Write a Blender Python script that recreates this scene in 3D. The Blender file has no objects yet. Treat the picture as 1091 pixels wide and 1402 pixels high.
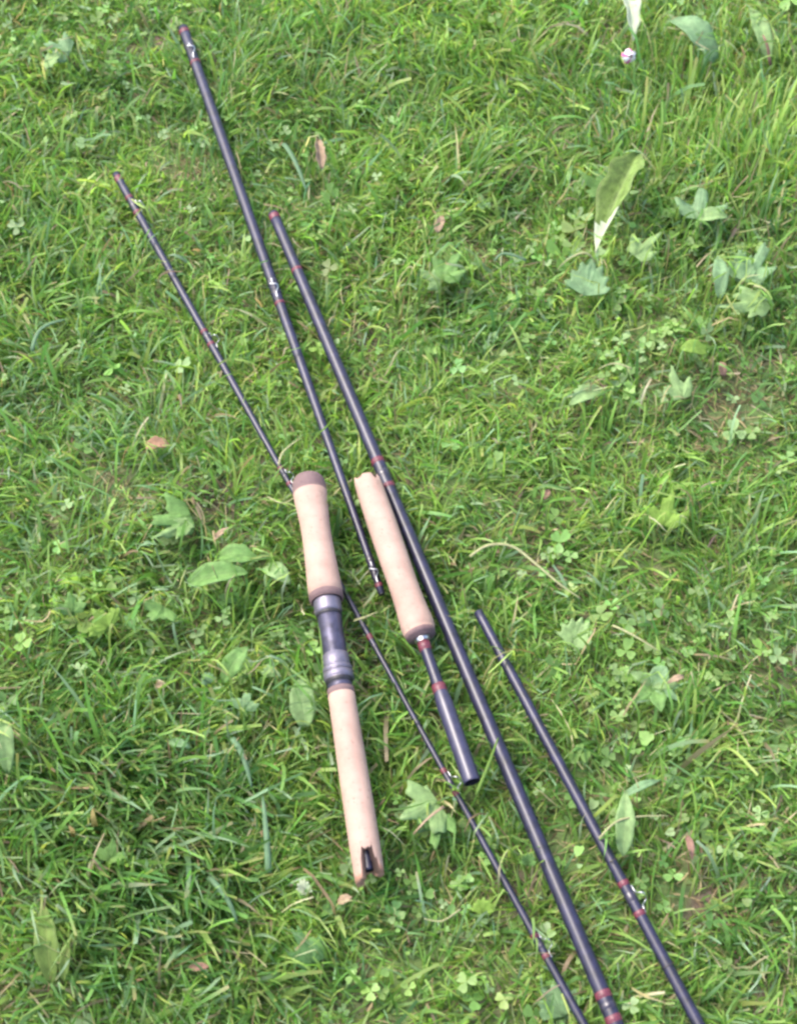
import bpy, math
import numpy as np
from mathutils import Vector, Matrix

S = bpy.context.scene
COL = S.collection
R = math.radians
rng = np.random.default_rng(11)

# ------------------------------------------------------------------ camera
CAM_H, DEP, VFOV = 1.24, R(58), R(36)
cam = bpy.data.cameras.new('camera')
cam_o = bpy.data.objects.new('camera', cam); COL.objects.link(cam_o)
cam_o.location = (0, 0, CAM_H); cam_o.rotation_euler = (R(90) - DEP, 0, 0)
cam.sensor_fit = 'VERTICAL'; cam.sensor_height = 24; cam.lens = 12 / math.tan(VFOV / 2)
cam.clip_start = 0.02; cam.clip_end = 600
cam.dof.use_dof = True; cam.dof.focus_distance = 1.42; cam.dof.aperture_fstop = 7
S.camera = cam_o

# ------------------------------------------------------------------ light: bright overcast, soft sun from the left
SUN_EL, SUN_AZ = R(56), R(-58)          # azimuth measured from +Y towards +X
w = bpy.data.worlds.new('World'); S.world = w; w.use_nodes = True
nt = w.node_tree; bg = nt.nodes['Background']
sky = nt.nodes.new('ShaderNodeTexSky'); sky.sky_type = 'NISHITA'; sky.sun_disc = False
sky.sun_elevation = SUN_EL; sky.sun_rotation = SUN_AZ
sky.air_density = 1.0; sky.dust_density = 4.0; sky.ozone_density = 1.0
nt.links.new(sky.outputs[0], bg.inputs[0]); bg.inputs[1].default_value = 0.15
sl = bpy.data.lights.new('sun', 'SUN'); sl.energy = 1.1; sl.angle = R(28); sl.color = (1, .95, .87)
so = bpy.data.objects.new('sun', sl); COL.objects.link(so)
sdir = Vector((math.sin(SUN_AZ) * math.cos(SUN_EL), math.cos(SUN_AZ) * math.cos(SUN_EL), math.sin(SUN_EL)))
so.rotation_euler = sdir.to_track_quat('Z', 'Y').to_euler(); so.location = sdir * 20
vs = S.view_settings
vs.view_transform = 'Standard'; vs.look = 'None'; vs.gamma = 1; vs.use_curve_mapping = False
vs.exposure = 1.68
S.render.engine = 'CYCLES'
S.cycles.filter_width = 2.7
S.cycles.max_bounces = 8; S.cycles.transparent_max_bounces = 8

# ------------------------------------------------------------------ helpers
TV = math.tan(VFOV / 2)
def ray(px, py):
    u = (px - 545.5) / 701 * TV; v = (701 - py) / 701 * TV
    return np.array([u, math.cos(DEP) + v * math.sin(DEP), -math.sin(DEP) + v * math.cos(DEP)])
def at(px, py, z=0.0):
    """ground-plane survey: photo pixel -> point at height z"""
    d = ray(px, py); t = (z - CAM_H) / d[2]
    return np.array([0, 0, CAM_H]) + d * t
def mpp(px, py, z=0.0):
    d = ray(px, py); return (z - CAM_H) / d[2] * TV / 701      # metres per photo pixel there

def mk(name, V, F, m, parent=None, smooth=True, uv=None):
    me = bpy.data.meshes.new(name)
    me.from_pydata([tuple(map(float, v)) for v in V], [], F)
    if smooth: me.polygons.foreach_set('use_smooth', [True] * len(me.polygons))
    if uv is not None:
        a = me.attributes.new('leafuv', 'FLOAT_VECTOR', 'POINT')
        a.data.foreach_set('vector', np.asarray(uv, float).ravel())
    me.materials.append(m); me.update()
    o = bpy.data.objects.new(name, me); COL.objects.link(o)
    if parent: o.parent = parent
    return o
def tag(o, label=None, cat=None, group=None, kind=None):
    if label: o['label'] = label
    if cat: o['category'] = cat
    if group: o['group'] = group
    if kind: o['kind'] = kind
    return o
def empty(name, loc, rz=0, ry=0):
    o = bpy.data.objects.new(name, None); COL.objects.link(o)
    o.location = tuple(loc); o.rotation_euler = (0, ry, rz); o.empty_display_size = .02
    return o

def vnoise(x, y, scale, seed, octaves=2):
    """tiny value noise, 0..1"""
    out = np.zeros_like(x, float); amp = 1; tot = 0
    for k in range(octaves):
        g = np.random.default_rng(seed + k * 17).random((64, 64))
        fx = x / scale * 2 ** k + 1000; fy = y / scale * 2 ** k + 1000
        ix = np.floor(fx).astype(int); iy = np.floor(fy).astype(int)
        tx = fx - ix; ty = fy - iy; tx = tx * tx * (3 - 2 * tx); ty = ty * ty * (3 - 2 * ty)
        a = g[ix % 64, iy % 64]; b = g[(ix + 1) % 64, iy % 64]; c = g[ix % 64, (iy + 1) % 64]; d = g[(ix + 1) % 64, (iy + 1) % 64]
        out += amp * ((a * (1 - tx) + b * tx) * (1 - ty) + (c * (1 - tx) + d * tx) * ty); tot += amp; amp *= .5
    return out / tot
def gz(x, y):
    return (vnoise(x, y, .16, 5, 3) - .5) * .018

# ------------------------------------------------------------------ materials
def newmat(name):
    m = bpy.data.materials.new(name); m.use_nodes = True
    n = m.node_tree.nodes; return m, m.node_tree, n, n['Principled BSDF']
def noise_node(t, scale, detail=4, rough=.6, vec=None):
    n = t.nodes.new('ShaderNodeTexNoise'); n.inputs['Scale'].default_value = scale
    n.inputs['Detail'].default_value = detail; n.inputs['Roughness'].default_value = rough
    if vec: t.links.new(vec, n.inputs['Vector'])
    return n
def ramp(t, fac, stops):
    r = t.nodes.new('ShaderNodeValToRGB'); t.links.new(fac, r.inputs[0])
    e = r.color_ramp.elements
    while len(e) < len(stops): e.new(.5)
    for k, (p, c) in enumerate(stops): e[k].position = p; e[k].color = (*c, 1)
    return r
def bump(t, h, strength, dist):
    b = t.nodes.new('ShaderNodeBump'); b.inputs['Strength'].default_value = strength; b.inputs['Distance'].default_value = dist
    t.links.new(h, b.inputs['Height']); return b
def objco(t):
    return t.nodes.new('ShaderNodeTexCoord').outputs['Object']

def m_simple(name, c, rough=.5, metal=0, var=.12, scale=300, coat=0, bumpd=.0002):
    m, t, n, p = newmat(name)
    nz = noise_node(t, scale, 4, .6, objco(t))
    lo = tuple(max(0, x * (1 - var * 2)) for x in c); hi = tuple(min(1, x * (1 + var * 2)) for x in c)
    r = ramp(t, nz.outputs['Fac'], [(.3, lo), (.7, hi)])
    t.links.new(r.outputs[0], p.inputs['Base Color'])
    p.inputs['Roughness'].default_value = rough; p.inputs['Metallic'].default_value = metal
    p.inputs['Coat Weight'].default_value = coat; p.inputs['Coat Roughness'].default_value = .15
    b = bump(t, nz.outputs['Fac'], .3, bumpd); t.links.new(b.outputs[0], p.inputs['Normal'])
    return m
def m_cork(name, c0, c1, pit):
    m, t, n, p = newmat(name); co = objco(t)
    a = noise_node(t, 38, 6, .7, co)
    base = ramp(t, a.outputs['Fac'], [(.34, c0), (.62, c1)])
    v = t.nodes.new('ShaderNodeTexVoronoi'); v.inputs['Scale'].default_value = 260; t.links.new(co, v.inputs['Vector'])
    sel = noise_node(t, 170, 3, .6, co)
    add = t.nodes.new('ShaderNodeMath'); add.operation = 'ADD'
    t.links.new(v.outputs['Distance'], add.inputs[0]); t.links.new(sel.outputs['Fac'], add.inputs[1])
    pits = ramp(t, add.outputs[0], [(.55, (1, 1, 1)), (.66, (0, 0, 0))])
    # faint joints between the glued cork discs, every 12.7 mm along the grip
    sx = t.nodes.new('ShaderNodeSeparateXYZ'); t.links.new(co, sx.inputs[0])
    mu = t.nodes.new('ShaderNodeMath'); mu.operation = 'MULTIPLY'; mu.inputs[1].default_value = 1 / .0127; t.links.new(sx.outputs[0], mu.inputs[0])
    fr = t.nodes.new('ShaderNodeMath'); fr.operation = 'FRACT'; t.links.new(mu.outputs[0], fr.inputs[0])
    jn = ramp(t, fr.outputs[0], [(0, (.35, .35, .35)), (.05, (0, 0, 0))])
    mx0 = t.nodes.new('ShaderNodeMath'); mx0.operation = 'MAXIMUM'
    t.links.new(pits.outputs[0], mx0.inputs[0]); t.links.new(jn.outputs[0], mx0.inputs[1])
    mx = t.nodes.new('ShaderNodeMixRGB'); t.links.new(base.outputs[0], mx.inputs[1]); mx.inputs[2].default_value = (*pit, 1)
    sc = t.nodes.new('ShaderNodeMath'); sc.operation = 'MULTIPLY'; sc.inputs[1].default_value = .42
    t.links.new(mx0.outputs[0], sc.inputs[0]); t.links.new(sc.outputs[0], mx.inputs[0])
    t.links.new(mx.outputs[0], p.inputs['Base Color']); p.inputs['Roughness'].default_value = .8
    inv = t.nodes.new('ShaderNodeMath'); inv.operation = 'SUBTRACT'; inv.inputs[0].default_value = 1; t.links.new(mx0.outputs[0], inv.inputs[1])
    b = bump(t, inv.outputs[0], .5, .0005); t.links.new(b.outputs[0], p.inputs['Normal'])
    return m
M = {}
M['cork'] = m_cork('cork', (.325, .210, .165), (.405, .275, .218), (.19, .11, .075))
M['cork_raw'] = m_cork('raw_cork_edge', (.33, .165, .11), (.40, .22, .15), (.2, .08, .05))
M['cork_dark'] = m_cork('dark_cork', (.12, .072, .075), (.16, .105, .102), (.065, .036, .036))
M['blank'] = m_simple('graphite_blank', (.012, .011, .033), .46, 0, .3, 120, .2)
M['blank_inside'] = m_simple('dark_bore', (.012, .011, .014), .7, 0, .1, 200)
M['ferrule'] = m_simple('ferrule_varnish', (.028, .026, .058), .42, 0, .15, 120, .3)
M['red'] = m_simple('red_thread', (.115, .022, .036), .5, 0, .3, 900, .1)
M['thread'] = m_simple('black_thread', (.022, .018, .034), .35, 0, .15, 900, .4)
M['steel'] = m_simple('guide_wire_steel', (.55, .55, .57), .35, 1, .1, 400)
M['silver'] = m_simple('satin_aluminium', (.185, .17, .215), .5, .7, .05, 250)
M['seat'] = m_simple('anodised_seat', (.055, .052, .085), .42, .45, .25, 120)
M['black'] = m_simple('black_rubber', (.02, .018, .022), .5, 0, .1, 300)

def m_foliage(name, attr=True, rough=.48, trans=.50, col=None, spec=.5):
    m, t, n, p = newmat(name)
    out = n['Material Output']
    if attr:
        a = n.new('ShaderNodeAttribute'); a.attribute_name = 'tint'; c = a.outputs['Color']
    p.inputs['Roughness'].default_value = rough; p.inputs['Specular IOR Level'].default_value = spec
    t.links.new(c, p.inputs['Base Color'])
    tr = n.new('ShaderNodeBsdfTranslucent')
    g = n.new('ShaderNodeMixRGB'); g.blend_type = 'MULTIPLY'; g.inputs[0].default_value = 1
    g.inputs[2].default_value = (1.35, 1.4, .8, 1); t.links.new(c, g.inputs[1]); t.links.new(g.outputs[0], tr.inputs['Color'])
    mx = n.new('ShaderNodeMixShader'); mx.inputs[0].default_value = trans
    t.links.new(p.outputs[0], mx.inputs[1]); t.links.new(tr.outputs[0], mx.inputs[2]); t.links.new(mx.outputs[0], out.inputs[0])
    return m
M['grass'] = m_foliage('grass_blade')
M['clover'] = m_foliage('clover_leaf', rough=.5, trans=.3)
M['thatch'] = m_foliage('dead_thatch', rough=.8, trans=.15, spec=.2)

def m_leaf(name, c, vein, rough=.6, mott=.3, trans=.3, back=None):
    c = tuple(x * .97 for x in c); vein = tuple(x * .97 for x in vein)
    """leafuv.x along the blade 0..1, leafuv.y across -1..1"""
    m, t, n, p = newmat(name); out = n['Material Output']
    a = n.new('ShaderNodeAttribute'); a.attribute_name = 'leafuv'
    sx = n.new('ShaderNodeSeparateXYZ'); t.links.new(a.outputs['Vector'], sx.inputs[0])
    ab = n.new('ShaderNodeMath'); ab.operation = 'ABSOLUTE'; t.links.new(sx.outputs[1], ab.inputs[0])
    mid = ramp(t, ab.outputs[0], [(.02, (1, 1, 1)), (.09, (0, 0, 0))])
    # side veins: stripes running obliquely from the midrib
    k1 = n.new('ShaderNodeMath'); k1.operation = 'MULTIPLY'; k1.inputs[1].default_value = -.35; t.links.new(ab.outputs[0], k1.inputs[0])
    k2 = n.new('ShaderNodeMath'); k2.operation = 'ADD'; t.links.new(k1.outputs[0], k2.inputs[0]); t.links.new(sx.outputs[0], k2.inputs[1])
    k3 = n.new('ShaderNodeMath'); k3.operation = 'MULTIPLY'; k3.inputs[1].default_value = 9; t.links.new(k2.outputs[0], k3.inputs[0])
    k4 = n.new('ShaderNodeMath'); k4.operation = 'FRACT'; t.links.new(k3.outputs[0], k4.inputs[0])
    sv = ramp(t, k4.outputs[0], [(0, (.55, .55, .55)), (.13, (0, 0, 0))])
    mv = n.new('ShaderNodeMath'); mv.operation = 'MAXIMUM'; t.links.new(mid.outputs[0], mv.inputs[0]); t.links.new(sv.outputs[0], mv.inputs[1])
    nz = noise_node(t, 130, 4, .65, objco(t))
    lo = tuple(x * (1 - mott) for x in c); hi = tuple(min(1, x * (1 + mott)) for x in c)
    base = ramp(t, nz.outputs['Fac'], [(.3, lo), (.7, hi)])
    mx = n.new('ShaderNodeMixRGB'); t.links.new(base.outputs[0], mx.inputs[1]); mx.inputs[2].default_value = (*vein, 1)
    sc = n.new('ShaderNodeMath'); sc.operation = 'MULTIPLY'; sc.inputs[1].default_value = .45; t.links.new(mv.outputs[0], sc.inputs[0]); t.links.new(sc.outputs[0], mx.inputs[0])
    cc = mx.outputs[0]
    if back:
        ge = n.new('ShaderNodeNewGeometry'); m2 = n.new('ShaderNodeMixRGB'); t.links.new(ge.outputs['Backfacing'], m2.inputs[0])
        t.links.new(cc, m2.inputs[1]); m2.inputs[2].default_value = (*back, 1); cc = m2.outputs[0]
    t.links.new(cc, p.inputs['Base Color']); p.inputs['Roughness'].default_value = max(rough, .55); p.inputs['Specular IOR Level'].default_value = .3
    b = bump(t, mv.outputs[0], .6, .0006); b.invert = True; t.links.new(b.outputs[0], p.inputs['Normal'])
    tr = n.new('ShaderNodeBsdfTranslucent'); t.links.new(cc, tr.inputs['Color'])
    ms = n.new('ShaderNodeMixShader'); ms.inputs[0].default_value = trans
    t.links.new(p.outputs[0], ms.inputs[1]); t.links.new(tr.outputs[0], ms.inputs[2]); t.links.new(ms.outputs[0], out.inputs[0])
    return m
LM = {
 'green':  m_leaf('leaf_mid_green', (.165, .31, .085), (.22, .36, .12)),
 'bright': m_leaf('leaf_bright_green', (.22, .36, .06), (.28, .41, .10)),
 'dark':   m_leaf('leaf_dark_green', (.11, .23, .075), (.15, .27, .1)),
 'olive':  m_leaf('leaf_olive', (.15, .23, .05), (.22, .28, .08)),
 'pale':   m_leaf('leaf_pale_green', (.24, .37, .14), (.28, .40, .17), .55),
 'blue':   m_leaf('leaf_blue_green', (.20, .335, .155), (.23, .36, .18), .38),
 'white':  m_leaf('leaf_whitish_underside', (.54, .60, .42), (.58, .63, .46), .7, .12),
 'dock':   m_leaf('leaf_dock', (.19, .29, .075), (.28, .38, .14), .5, .4, .25),
 'dockdark': m_leaf('leaf_dock_upper_side', (.13, .20, .045), (.20, .27, .09), .5, .4, .25),
 'brown':  m_leaf('leaf_dead_brown', (.27, .16, .10), (.34, .22, .14), .8, .35, .1),
 'tan':    m_leaf('leaf_dead_tan', (.36, .26, .17), (.42, .31, .22), .8, .25, .1),
 'pink':   m_leaf('leaf_dead_pinkish', (.26, .15, .11), (.30, .19, .14), .8, .3, .1),
 'straw':  m_leaf('straw_yellow', (.36, .36, .18), (.40, .39, .21), .6, .2, .15),
 'blade':  m_leaf('wide_blade_blue_green', (.13, .23, .12), (.2, .3, .18), .33, .15, .25),
 'bladeg': m_leaf('wide_blade_green', (.13, .23, .04), (.2, .3, .08), .38, .15, .3),
}

# ------------------------------------------------------------------ ground
core = np.arange(-2.5, 2.5001, .025)
tail = 2.5 + .03 * (1.35 ** np.arange(1, 28) - 1) / .35
ax = np.concatenate([-tail[::-1], core, tail]); ay = ax + 1.0
gx, gy = np.meshgrid(ax, ay, indexing='ij')
zz = gz(gx, gy) + (vnoise(gx, gy, .05, 9, 2) - .5) * .006
V = np.stack([gx, gy, zz], -1).reshape(-1, 3); n = len(ax)
idx = np.arange(n * n).reshape(n, n)
F = np.stack([idx[:-1, :-1], idx[1:, :-1], idx[1:, 1:], idx[:-1, 1:]], -1).reshape(-1, 4)
m, t, nn, p = newmat('soil_and_moss')
co = objco(t)
a = noise_node(t, 55, 6, .7, co); soil = ramp(t, a.outputs['Fac'], [(.25, (.06, .042, .032)), (.55, (.13, .095, .072)), (.8, (.22, .165, .13))])
b_ = noise_node(t, 9, 4, .6, co); mos = ramp(t, b_.outputs['Fac'], [(.36, (0, 0, 0)), (.5, (.9, .9, .9))])
g_ = noise_node(t, 160, 3, .6, co); mc = ramp(t, g_.outputs['Fac'], [(.3, (.07, .12, .03)), (.7, (.13, .20, .06))])
mx = nn.new('ShaderNodeMixRGB'); t.links.new(mos.outputs[0], mx.inputs[0]); t.links.new(soil.outputs[0], mx.inputs[1]); t.links.new(mc.outputs[0], mx.inputs[2])
ln = nn.new('ShaderNodeVectorMath'); ln.operation = 'LENGTH'; t.links.new(co, ln.inputs[0])
far = ramp(t, ln.outputs['Value'], [(0, (0, 0, 0)), (1, (0, 0, 0))])
mr = nn.new('ShaderNodeMapRange'); mr.inputs[1].default_value = 2.6; mr.inputs[2].default_value = 4; t.links.new(ln.outputs['Value'], mr.inputs[0])
m2 = nn.new('ShaderNodeMixRGB'); t.links.new(mr.outputs[0], m2.inputs[0]); t.links.new(mx.outputs[0], m2.inputs[1]); t.links.new(mc.outputs[0], m2.inputs[2])
t.links.new(m2.outputs[0], p.inputs['Base Color']); p.inputs['Roughness'].default_value = .95
bb = bump(t, a.outputs['Fac'], .9, .004); t.links.new(bb.outputs[0], p.inputs['Normal'])
tag(mk('ground', V, F.tolist(), m), kind='structure')

# ------------------------------------------------------------------ things that press the grass down: capsules (x0,y0,x1,y1,r0,r1,zlow,ztop,cross)
PRESS = []

# ------------------------------------------------------------------ lathe parts along local X
def tube(name, prof, mat, parent, seg=16, bend=None, caps=True, ragged=None):
    """prof: list of (s, r); solid of revolution about local X."""
    V = []; F = []
    for i, (s, r) in enumerate(prof):
        for j in range(seg):
            th = 2 * math.pi * j / seg
            ss, rr = s, r
            if ragged: ss, rr = ragged(i, th, s, r)
            dy, dz = bend(ss) if bend else (0, 0)
            V.append((ss, dy + rr * math.sin(th), dz + rr * math.cos(th)))
    for i in range(len(prof) - 1):
        for j in range(seg):
            k = (j + 1) % seg
            F.append((i * seg + j, i * seg + k, (i + 1) * seg + k, (i + 1) * seg + j))
    if caps:
        F.append(tuple(range(seg))); F.append(tuple((len(prof) - 1) * seg + j for j in range(seg))[::-1])
    F = [f[::-1] for f in F]
    return mk(name, V, F, mat, parent)

def wire(name, pts, r, mat, parent, seg=8):
    P = [Vector(p) for p in pts]
    # resample smooth
    Q = []
    for i in range(len(P) - 1):
        p0 = P[max(i - 1, 0)]; p1 = P[i]; p2 = P[i + 1]; p3 = P[min(i + 2, len(P) - 1)]
        for k in range(4):
            u = k / 4
            Q.append(.5 * ((2 * p1) + (-p0 + p2) * u + (2 * p0 - 5 * p1 + 4 * p2 - p3) * u * u + (-p0 + 3 * p1 - 3 * p2 + p3) * u ** 3))
    Q.append(P[-1]); V = []; F = []
    nrm = Vector((0, 0, 1))
    for i, q in enumerate(Q):
        tg = (Q[min(i + 1, len(Q) - 1)] - Q[max(i - 1, 0)]).normalized()
        u = tg.cross(nrm)
        if u.length < .1: u = tg.cross(Vector((0, 1, 0)))
        u.normalize(); v = u.cross(tg)
        for j in range(seg):
            th = 2 * math.pi * j / seg
            V.append(q + (u * math.cos(th) + v * math.sin(th)) * r)
    for i in range(len(Q) - 1):
        for j in range(seg):
            k = (j + 1) % seg
            F.append((i * seg + j, (i + 1) * seg + j, (i + 1) * seg + k, i * seg + k))
    F.append(tuple(range(seg))); F.append(tuple((len(Q) - 1) * seg + j for j in range(seg))[::-1])
    return mk(name, V, F, mat, parent)

def frame_on(p0, p1, z):
    A = at(*p0, z); B = at(*p1, z); d = B - A
    return A, B, float(np.linalg.norm(d)), math.atan2(d[1], d[0])
def s_of(px, py, A, B, L, z):
    q = at(px, py, z); return float(np.dot(q - A, B - A) / L)

def guide(root, s, r, roll, size=1.0, bend=None):
    """snake guide: a bent wire standing off the blank, its two feet bound under thread"""
    c, sn = math.cos(roll), math.sin(roll)
    g = size * .001
    pts = [(-11, 0, 0.2), (-7, 0, .4), (-4.5, -1.2, 1.2), (-3, -3.2, 3.2), (-1.2, -2.6, 5.6), (1.2, 2.6, 5.6), (3, 3.2, 3.2), (4.5, 1.2, 1.2), (7, 0, .4), (11, 0, 0.2)]
    out = []
    dy, dz = bend(s) if bend else (0, 0)
    for (x, l, h) in pts:
        hh = r + h * g; ll = l * g
        out.append((s + x * g, dy + ll * c + hh * sn, dz - ll * sn + hh * c))
    return wire('guide', out, .00052 * size, M['steel'], root)

def rod(name, label, p0, p1, z, widths, wraps, guides, group=None, open_end=None, bendamp=(0, 0), blank='blank', cross=.05):
    """p0,p1: ends surveyed on the photo; widths: [(px,py,width_px)]; wraps: [(px,py,len_px,mat,swell)]; guides: [(px,py,roll_deg,size)]"""
    A, B, L, rz = frame_on(p0, p1, z)
    root = empty(name, (A[0], A[1], z), rz)
    ws = sorted((s_of(px, py, A, B, L, z), .5 * wd * mpp(px, py, z)) for px, py, wd in widths)
    sx = [a for a, _ in ws]; rx = [b for _, b in ws]
    rad = lambda s: float(np.interp(s, sx, rx))
    bend = lambda s: (bendamp[0] * math.sin(math.pi * max(0, min(1, s / L))), bendamp[1] * math.sin(math.pi * max(0, min(1, s / L))))
    N = 40
    prof = [(L * i / N, rad(L * i / N)) for i in range(N + 1)]
    r0, r1 = rad(0), rad(L)
    prof = [(0, r0 * .72)] + [(.0006, r0 * .97)] + prof[1:-1] + [(L - .0006, r1 * .97), (L, r1 * .72)]
    tube('blank', prof, M[blank], root, 16, bend)
    for (px, py, ln, mt, sw) in wraps:
        s = s_of(px, py, A, B, L, z); h = ln * .26 * mpp(px, py, z) / math.sin(DEP)
        r = rad(s) * (1 + sw * .35) + .0002
        tube('winding', [(s - h, rad(s - h) * .98), (s - h * .8, r), (s + h * .8, r), (s + h, rad(s + h) * .98)], M[mt], root, 16, bend)
    for (px, py, roll, size) in guides:
        s = s_of(px, py, A, B, L, z)
        guide(root, s, rad(s), R(roll), size, bend)
    tag(root, label, 'fishing rod', group)
    K = 12
    for i in range(K):
        a = A + (B - A) * i / K; b = A + (B - A) * (i + 1) / K
        rr = rad(L * (i + .5) / K)
        PRESS.append((a[0], a[1], b[0], b[1], rr * 1.25, rr * 1.25, z - rr - .001, z + rr + .003, cross))
    return root

GR = 'parts of the dismantled fly rod'
ZR = .026
# thin tip at the left, its fine end under the big cork handle
rod('rod_section', 'thin dark tapering rod section with red-bound ends, leftmost on the grass', (159, 238), (424, 712), ZR - .003,
    [(159, 238, 11), (300, 488, 10.5), (390, 650, 8), (424, 712, 6)],
    [(163, 246, 16, 'red', .06), (177, 272, 9, 'red', .15), (182, 282, 14, 'thread', .12), (188, 292, 9, 'red', .15),
     (280, 455, 9, 'red', .15), (284, 462, 12, 'thread', .12), (290, 472, 9, 'red', .15),
     (387, 641, 9, 'red', .2), (393, 652, 13, 'thread', .15), (398, 662, 9, 'red', .2)],
    [(184, 285, 75, .9), (288, 468, 75, .9), (394, 654, 60, .8)], GR, cross=.02)
# thin tip running out of the bottom edge
rod('rod_section', 'thinnest dark rod section emerging below the large cork handle and running off the bottom edge', (436, 745), (815, 1432), ZR - .002,
    [(436, 745, 6), (500, 870, 8), (545, 950, 7), (610, 1062, 8.5), (700, 1215, 10), (815, 1432, 13)],
    [(503, 874, 14, 'red', .12), (510, 886, 10, 'thread', .1), (607, 1056, 12, 'red', .15), (616, 1072, 14, 'thread', .12), (625, 1086, 12, 'red', .15),
     (732, 1282, 12, 'red', .15), (739, 1296, 14, 'thread', .12), (746, 1310, 12, 'red', .15)],
    [(617, 1074, 70, 1.0), (740, 1297, 72, 1.0)], GR, cross=.03)
# long mid section, top of picture
rod('rod_section', 'long dark rod section with silver wire guides, reaching highest up the lawn', (251, 38), (523, 814), ZR + .002,
    [(251, 38, 14.5), (300, 185, 15), (372, 390, 14.5), (450, 600, 12.5), (510, 785, 10.5), (523, 814, 10)],
    [(253, 45, 11, 'red', .06), (259, 66, 18, 'thread', .08), (265, 88, 8, 'red', .14), (372, 388, 14, 'thread', .1), (377, 402, 10, 'thread', .1), (381, 417, 8, 'red', .14),
     (503, 768, 14, 'thread', .1), (511, 787, 12, 'thread', .12), (518, 802, 10, 'red', .12)],
    [(260.5, 75, -5, 1.15), (374, 399, -8, 1.15), (511, 786, -8, 1.0)], GR, cross=.006)
# thickest section, runs out of the bottom edge
rod('rod_section', 'longest and thickest dark rod section, lying against the smaller cork handle', (374, 292), (857, 1437), ZR + .003,
    [(374, 292, 15), (450, 470, 17), (530, 665, 18.5), (640, 925, 20), (740, 1160, 21.5), (857, 1437, 23.5)],
    [(376, 298, 14, 'red', .05), (407, 371, 9, 'red', .08), (516, 633, 14, 'red', .10), (524, 650, 18, 'thread', .07), (531, 667, 12, 'red', .08),
     (827, 1362, 18, 'red', .06), (833, 1378, 16, 'thread', .05), (840, 1396, 18, 'red', .06)],
    [], GR, cross=.004)
# right-hand section
rod('rod_section', 'dark rod section farthest right, two red bands near the bottom edge', (654, 837), (975, 1438), ZR + .001,
    [(654, 837, 13), (700, 925, 15), (780, 1075, 15.5), (850, 1210, 15.5), (975, 1438, 18)],
    [(850, 1212, 14, 'red', .12), (860, 1231, 24, 'thread', .09), (872, 1253, 14, 'red', .12), (911, 1325, 5, 'black', .05)],
    [(863, 1236, 78, 1.1)], GR, cross=.015)

# ------------------------------------------------------------------ large handle
def px_profile(A, B, L, z, rows):
    """rows: (px,py,width) on the photographed axis -> (s, r)"""
    return [(s_of(px, py, A, B, L, z), .5 * wd * mpp(px, py, z)) for px, py, wd in rows]
def axis_pt(p0, p1, y):
    k = (y - p0[1]) / (p1[1] - p0[1]); return (p0[0] + (p1[0] - p0[0]) * k, y)
p0, p1 = (421, 652), (507, 1206); ZH = .045
A, B, L, rz = frame_on(p0, p1, ZH)
h1 = empty('butt_section', (A[0], A[1], ZH), rz)
def rows(*yw): return px_profile(A, B, L, ZH, [(*axis_pt(p0, p1, y), wd) for y, wd in yw])
tube('end_cap', rows((651, 10), (652, 26), (655, 37), (660, 44), (666, 46.5), (672, 47), (677, 46.5)), M['cork_dark'], h1, 32)
tube('fore_grip', rows((675, 45), (676, 46.6), (685, 46), (700, 43), (720, 40.5), (740, 40.5), (765, 42.5), (790, 45.5), (806, 47), (813, 47), (814, 45)), M['cork'], h1, 32)
tube('cork_ring', rows((813.2, 44), (814, 47.2), (818, 47.4), (822, 46.6), (823, 42)), M['cork_dark'], h1, 32)
tube('seat_collar', rows((821, 36), (823, 37.5), (826, 37.8), (838, 37.8), (840, 36.8), (841, 33)), M['silver'], h1, 32)
tube('seat_seal', rows((840.2, 34), (840.6, 35.6), (844.5, 35.6), (845, 32)), M['black'], h1, 32)
st = tube('reel_seat', rows((843, 32), (844, 33), (900, 33), (902, 32)), M['seat'], h1, 32)
for k in range(5):     # machined thread of the sliding lock
    y = 884 + k * 2.6
    tube('thread_ridge', rows((y, 32.6), (y + .5, 34), (y + 1.2, 34), (y + 1.7, 32.6)), M['seat'], st, 32)
tube('sliding_hood', rows((897, 33.5), (898, 36.5), (914, 37.5), (915, 36)), M['silver'], h1, 32)
tube('locking_ring', rows((914.5, 36), (915.5, 41), (920, 41.5), (921, 39)), M['silver'], h1, 32)
tube('locking_ring', rows((921.5, 38.5), (922.5, 41.5), (931, 42), (932, 39)), M['silver'], h1, 32)
tube('seat_seal', rows((931, 38), (932, 39), (937, 36), (938, 33)), M['black'], h1, 32)
tube('seat_end', rows((936, 32), (937, 34), (944, 35), (945, 33)), M['seat'], h1, 32)
tube('cork_ring', rows((943.2, 34), (944, 37), (951, 37.3), (952, 35)), M['cork_dark'], h1, 32)
# rear grip, the butt end broken open: notch on the upper side shows the blank inside
gr_rows = [(951, 35), (952, 37), (970, 37.6), (1000, 38.5), (1040, 40), (1080, 41.3), (1120, 42.2), (1150, 42.5), (1166, 42.5), (1180, 42.5), (1191, 42.2), (1198, 40.5)]
prof = rows(*gr_rows)
rI = prof[-1][1] * .44
ni = len(prof)
rag = np.random.default_rng(4).random(64)
def ragged(i, th, s, r):
    if i < ni - 4: return s, r
    j = int(round(th / (2 * math.pi) * 48)) % 48
    a = math.atan2(math.sin(th - .10), math.cos(th - .10))
    if abs(a) < .40:
        s = min(s, prof[-4][0] + (rag[j] - .5) * .004)
    elif abs(a) < .56:
        s = min(s, prof[-3][0] + (rag[j] - .35) * .007)
    elif i >= ni - 2:
        s += (rag[j] - .5) * .0035 + (.0055 if -2.2 < a < 0 else -.0005 if 0 < a < 2.2 else -.004)
        r *= .97 + .05 * rag[(j * 7) % 48]
    return s, r
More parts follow.
